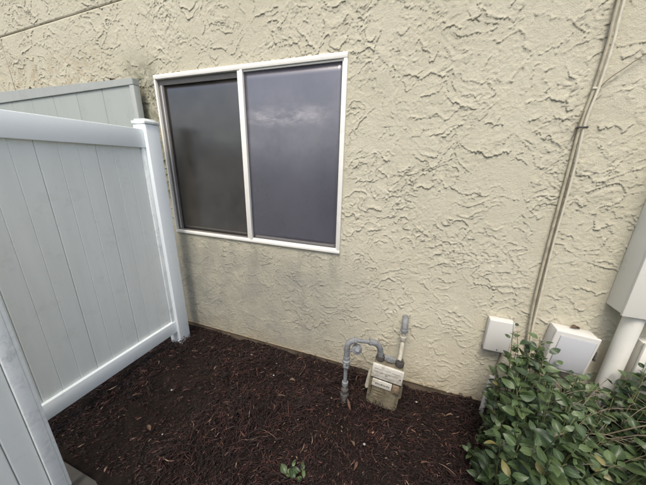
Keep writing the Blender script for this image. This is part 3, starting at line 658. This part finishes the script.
a_ = me.attributes.new('tint', 'FLOAT', 'POINT'); a_.data.foreach_set('value', np.concatenate(tn).astype(np.float32))
tag(link('mulch', me, M_MULCH), 'dark reddish brown shredded bark mulch covering the bed below the wall', 'mulch', kind='stuff')

# ================================================================== LEAVES
def leaf_mesh(name, L, Wd, fold, curl, droop, narrow=1.0, attr=True):
    """blade from the origin along +x, facing +z"""
    K = 6; vs = []; fs = []; uv = []
    for i in range(K + 1):
        t = i / K; wdt = Wd * 0.5 * (math.sin(math.pi * min(1, t ** (0.78 * narrow))) ** 0.85) if 0 < i < K else 0.0
        zz = -droop * L * t * t + 0.05 * L * math.sin(math.pi * t)
        for j, sd in enumerate((-1, -0.5, 0, 0.5, 1)):
            vs.append((L * t, sd * wdt, zz + abs(sd) * wdt * fold + curl * wdt * math.sin(5 * t + sd * 2)))
            uv.append((t, sd if wdt > 0 else 0.0, 0.0))
    for i in range(K):
        for j in range(4):
            a = i * 5 + j; fs.append((a, a + 5, a + 6, a + 1))
    me_ = bpy.data.meshes.new(name); me_.from_pydata(vs, [], fs); me_.update()
    me_.polygons.foreach_set('use_smooth', [True] * len(me_.polygons))
    a_ = me_.attributes.new('luv', 'FLOAT_VECTOR', 'POINT'); a_.data.foreach_set('vector', [k for u_ in uv for k in u_])
    return me_
leafs = [leaf_mesh('leaf', 1.0, random.uniform(0.42, 0.72), random.uniform(0.1, 0.6), random.uniform(-0.28, 0.28), random.uniform(-0.05, 0.45)) for _ in range(15)]
for m_ in leafs[:14]: m_.materials.append(M_LEAF)
leafs[14].materials.append(M_LEAFDRY)

# leafy shrub at the right
bush = tag(empty('shrub', (1.0, 1.2, 0)), 'dense dark green shrub with broad glossy leaves in front of the utility boxes', 'shrub')
bush.matrix_world = Matrix.Translation((1.0, 1.2, 0)); bpy.context.view_layer.update()
def bushtop(x_, y_):
    xs = [0.42, 0.53, 0.58, 0.64, 0.72, 0.84, 0.94, 1.02, 1.12, 1.3, 1.8]
    zs = [0.04, 0.30, 0.62, 0.71, 0.67, 0.61, 0.53, 0.55, 0.70, 0.74, 0.7]
    z_ = float(np.interp(x_ + (1.40 - y_) * 0.26, xs, zs))
    return z_ + 0.10 * max(0, 1.40 - y_) - 0.9 * max(0, 0.95 - y_) - 0.35 * max(0, y_ - 1.46)
stems = []; leaves = []
bmS = []; nst = 0
tips = []
for i in range(250):
    for _ in range(50):
        tx = random.uniform(0.43, 1.65); ty = random.uniform(0.80, 1.52)
        if tx + (1.4 - ty) * 0.26 < 0.53: continue
        if all((tx - a) ** 2 + (ty - b) ** 2 > 0.0022 for a, b, c_ in tips): break
    thin = 0.87 < tx + (1.4 - ty) * 0.26 < 1.22 and 1.0 < ty < 1.38
    if thin and random.random() < 0.2: continue
    tips.append((tx, ty, bushtop(tx, ty) * random.uniform(0.74, 1.04) * (0.86 if thin else 1)))
tips += [(0.565, 1.42, 0.79), (0.60, 1.44, 0.73), (0.71, 1.46, 0.71), (1.12, 1.42, 0.72), (1.20, 1.40, 0.75), (0.54, 1.42, 0.50), (0.55, 1.25, 0.30), (0.50, 1.30, 0.12), (0.44, 1.22, 0.08), (0.47, 1.1, 0.10)]
twig_pts = []
for (tx, ty, tz) in tips:
    bx = 0.72 + (tx - 0.72) * 0.72 + random.uniform(-.04, .04); by = 1.22 + (ty - 1.22) * 0.6
    tz = max(tz, 0.06)
    mid = ((bx + tx) / 2 + random.uniform(-.03, .03), (by + ty) / 2 + random.uniform(-.03, .03), tz * 0.55)
    P = catmull([(bx, by, -0.03), mid, (tx, ty, tz)], 7)
    twig_pts.append(P)
    n = random.randint(12, 17); az = random.uniform(0, 6.28)
    for k in range(n):
        t = 0.34 + 0.66 * (k + 0.5) / n
        q = t * (len(P) - 1); i0 = min(int(q), len(P) - 2); pos = P[i0].lerp(P[i0 + 1], q - i0)
        d = (P[i0 + 1] - P[i0]).normalized()
        az += 2.4 + random.uniform(-.5, .5)
        out_ = Vector((math.cos(az), math.sin(az), 0)); dr = (out_ * 0.9 + d * 0.35 + Vector((0, 0, random.uniform(-.25, .25)))).normalized()
        nrm = (Vector((0, 0, 1)) + Vector((-0.15, -0.45, 0)) * random.uniform(0.2, 1.3) + Vector((random.gauss(0, .55), random.gauss(0, .55), 0))).normalized()
        yv = nrm.cross(dr).normalized(); nz_ = dr.cross(yv)
        L = random.choice((random.uniform(0.026, 0.050), random.uniform(0.040, 0.062), random.uniform(0.052, 0.078))) * (0.75 + 0.25 * math.sin(t * 3.0))
        M_ = Matrix((dr, yv, nz_)).transposed().to_4x4(); M_ = Matrix.Translation(pos + dr * 0.008) @ M_ @ Matrix.Diagonal((L, L, L, 1))
        y_end = (pos + dr * L).y
        if y_end > WALL - 0.07 and pos.x > 0.75: continue
        if y_end > WALL - 0.01: continue
        leaves.append((M_, L, pos + dr * L * 0.5))
# which leaves show largest
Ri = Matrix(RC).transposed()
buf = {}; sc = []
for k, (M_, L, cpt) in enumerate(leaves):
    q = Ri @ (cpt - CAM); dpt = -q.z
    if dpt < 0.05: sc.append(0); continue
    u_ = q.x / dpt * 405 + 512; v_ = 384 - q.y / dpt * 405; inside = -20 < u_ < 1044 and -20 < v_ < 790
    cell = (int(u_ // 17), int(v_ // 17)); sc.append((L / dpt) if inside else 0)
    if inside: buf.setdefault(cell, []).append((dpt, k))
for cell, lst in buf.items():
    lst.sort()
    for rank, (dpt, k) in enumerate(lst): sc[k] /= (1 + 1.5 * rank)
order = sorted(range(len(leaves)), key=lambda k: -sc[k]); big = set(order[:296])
co = []; fc = []; uvs = []; off = 0
for k, (M_, L, cpt) in enumerate(leaves):
    lm = leafs[(k * 7) % 14 if random.random() > 0.035 or k not in big else 14]
    if k in big:
        o = bpy.data.objects.new('leaf', lm); col.objects.link(o); o.parent = bush
        o.matrix_basis = Matrix.Translation((-1.0, -1.2, 0)) @ M_
    else:
        V = np.array([tuple(M_ @ v_.co) for v_ in lm.vertices]); co.append(V)
        fc.append(np.array([tuple(p_.vertices) for p_ in lm.polygons]) + off); off += len(V)
        u_ = np.zeros(len(V) * 3); lm.attributes['luv'].data.foreach_get('vector', u_); u_ = u_.reshape(-1, 3); u_[:, 2] = random.random(); uvs.append(u_)
me = np_mesh('foliage', np.concatenate(co), np.concatenate(fc), 4); me.polygons.foreach_set('use_smooth', np.ones(len(me.polygons), bool))
a_ = me.attributes.new('luv', 'FLOAT_VECTOR', 'POINT'); a_.data.foreach_set('vector', np.concatenate(uvs).ravel().astype(np.float32))
fo = rel(link('foliage', me, M_LEAFS), bush); tag(fo, kind='stuff')
bm = bmesh.new()
for P in twig_pts:
    n = len(P); add_tube(bm, P, [0.0042 - 0.003 * i / (n - 1) for i in range(n)], 5)
st = rel(link('stems', mesh_from_bm('stems', bm, True), M_STEMGREEN), bush); tag(st, kind='stuff')
# dead sprigs caught in the thin part of the shrub, and bare twigs poking through
bm = bmesh.new()
for k in range(30):
    p0 = Vector((random.uniform(0.62, 1.35), random.uniform(0.98, 1.36), random.uniform(0.32, 0.46)))
    a = random.uniform(-0.9, 0.9) + (math.pi if random.random() < 0.3 else 0); L = random.uniform(0.12, 0.34)
    p2 = p0 + Vector((math.cos(a) * L, math.sin(a) * L * 0.5, random.uniform(0.02, 0.20))); p1 = (p0 + p2) / 2 + Vector((0, 0, random.uniform(0.0, 0.06)))
    P = catmull([p0, p1, p2], 5); add_tube(bm, P, [0.0017 - 0.0009 * i / (len(P) - 1) for i in range(len(P))], 4)
    for q in range(2):
        b0 = P[4 + 3 * q]; b1 = b0 + Vector((random.uniform(-.05, .05), random.uniform(-.04, .04), random.uniform(.01, .06)))
        add_tube(bm, [b0, b1], [0.0011, 0.0006], 4)
tg = rel(link('dead_sprigs', mesh_from_bm('dead_sprigs', bm, True), M_TWIG), bush); tag(tg, kind='stuff')
for (p0, p1, p2) in (((0.85, 1.2, 0.3), (0.88, 1.05, 0.62), (1.0, 1.0, 0.66)), ((0.9, 1.25, 0.35), (1.05, 1.18, 0.60), (1.28, 1.2, 0.62)), ((0.7, 1.15, 0.3), (0.66, 1.02, 0.56), (0.58, 1.0, 0.50)),
                     ((0.95, 1.1, 0.3), (1.0, 1.02, 0.57), (1.18, 1.1, 0.60)), ((0.75, 1.3, 0.4), (0.70, 1.18, 0.64), (0.62, 1.2, 0.68))):
    rel(tube('bare_twig', [p0, p1, p2], [0.0022] * 11 + [0.0016] * 2, M_TWIG, seg=6, smooth=6), bush)

# dry leaves lying on the mulch
dry = [leaf_mesh('dry_leaf', 1.0, w__, f__, c__, d__, 1.1) for w__, f__, c__, d__ in ((0.30, 0.6, 0.4, 0.15), (0.42, 0.9, -0.3, 0.3), (0.22, 0.4, 0.5, -0.2))]
dry[0].materials.append(M_DRYLEAF); dry[1].materials.append(M_DRYLEAF2); dry[2].materials.append(M_DRYLEAF)
def on_bed(x_, y_, dz=0.03): return float(bed_h(np.array([x_]), np.array([y_]))[0]) + dz
DL = [(-0.92, 0.93, 0.10, 1.2, 0, 'long reddish dry leaf lying upright on the mulch mound, left of centre'),
      (-0.70, 1.33, 0.055, 0.6, 1, 'curled tan dry leaf on the mulch below the middle of the wall'),
      (-0.15, 1.04, 0.045, 2.4, 1, 'tan dry leaf on the mulch in front of the gas meter'),
      (-1.48, 0.76, 0.055, 0.2, 2, 'narrow dry leaf on the bare soil nearest the white fence'),
      (-1.33, 0.74, 0.050, 2.8, 1, 'small pale dry leaf in the hollow beside the walkway corner'),
      (-1.66, 0.86, 0.05, 0.9, 0, 'brown dry leaf close under the fence panel bottom rail'),
      (-0.22, 1.24, 0.075, 2.2, 2, 'thin straw coloured leaf leaning by the foot of the gas riser'),
      (-0.12, 0.98, 0.05, 4.6, 0, 'small reddish dry leaf at the lower middle edge of the photo'),
      (0.20, 1.10, 0.05, 0.3, 0, 'dry brown leaf on the mulch between gas meter and shrub'),
      (-1.50, 1.43, 0.045, 1.7, 1, 'dry leaf near the foot of the wall beside the white post'),
      (-1.05, 1.20, 0.05, 5.2, 2, 'slim dry leaf halfway between window and mulch mound'),
      (0.40, 1.45, 0.05, 3.4, 1, 'tan dry leaf against the wall foot near the conduit')]
for x_, y_, L, az, k, lab in DL:
    o = bpy.data.objects.new('dry_leaf', dry[k]); col.objects.link(o); o.location = (x_, y_, on_bed(x_, y_, 0.036)); o.scale = (L, L, L)
    o.rotation_euler = (random.uniform(-.3, .3), random.uniform(-.35, .1), az); tag(o, lab, 'leaf', 'dry leaves scattered on the mulch')
for x_, y_, r_, lab in ((-1.12, 1.476, 0.010, 'larger white pebble in the mulch near the wall, under the window'), (-0.84, 1.35, 0.008, 'tiny white pebble on the mulch, right of the larger one'), (-1.225, 0.737, 0.006, 'tiny pale pebble on the bare soil near the gate'),
                       (-1.46, 1.0, 0.009, 'white pebble in the dark hollow in front of the fence panel'), (0.18, 1.50, 0.008, 'small pale pebble at the wall foot, right of the gas meter'), (-0.10, 1.07, 0.009, 'pinkish white pebble in front of the gas meter')):
    bm = bmesh.new(); bmesh.ops.create_icosphere(bm, subdivisions=2, radius=r_ * 0.75)
    for v_ in bm.verts: v_.co = Vector((v_.co.x * 1.2, v_.co.y * random.uniform(.9, 1.05), v_.co.z * 0.75))
    o = link('pebble', mesh_from_bm('pebble', bm, True), M_PEBBLE); o.location = (x_, y_, on_bed(x_, y_, 0.034)); tag(o, lab, 'pebble', 'pale pebbles in the mulch')

# low weed at the bottom of the picture
weed = tag(empty('weed', (-0.40, 0.80, 0.03)), 'low silvery green weed in the mulch at the bottom edge', 'weed')
for k in range(16):
    o = bpy.data.objects.new('leaf', leafs[k % 8]); col.objects.link(o); o.parent = weed
    a = random.uniform(-0.4, 3.4); o.location = (random.uniform(-.05, .05), random.uniform(-.03, .03), random.uniform(0.02, 0.05)); o.rotation_euler = (random.uniform(-.4, .4), random.uniform(-.5, .1), a); o.scale = (random.uniform(.03, .05),) * 3
# debris caught on top of the box and the old panel
DB = [(0.90, 1.610, 0.708, 0.05, 0.3, 'brown leaf scrap caught on top of the grey utility box, left one'), (0.945, 1.615, 0.705, 0.04, 2.0, 'brown leaf scrap on top of the grey utility box, right one'),
      (-2.33, 1.575, 2.135, 0.06, 0.2, 'dark dead leaf lying on the old panel top rail, nearest the window'), (-2.42, 1.58, 2.134, 0.05, 1.6, 'small dead leaf on the old panel top rail, second from the window'), (-3.35, 1.575, 2.142, 0.07, 2.9, 'dead leaf on the old panel top rail, under the wall joint')]
for x_, y_, z_, L, az, lab in DB:
    o = bpy.data.objects.new('dead_leaf', dry[1]); col.objects.link(o); o.location = (x_, y_, z_ + 0.008); o.scale = (L,) * 3; o.rotation_euler = (0.2, -0.15, az); tag(o, lab, 'leaf')
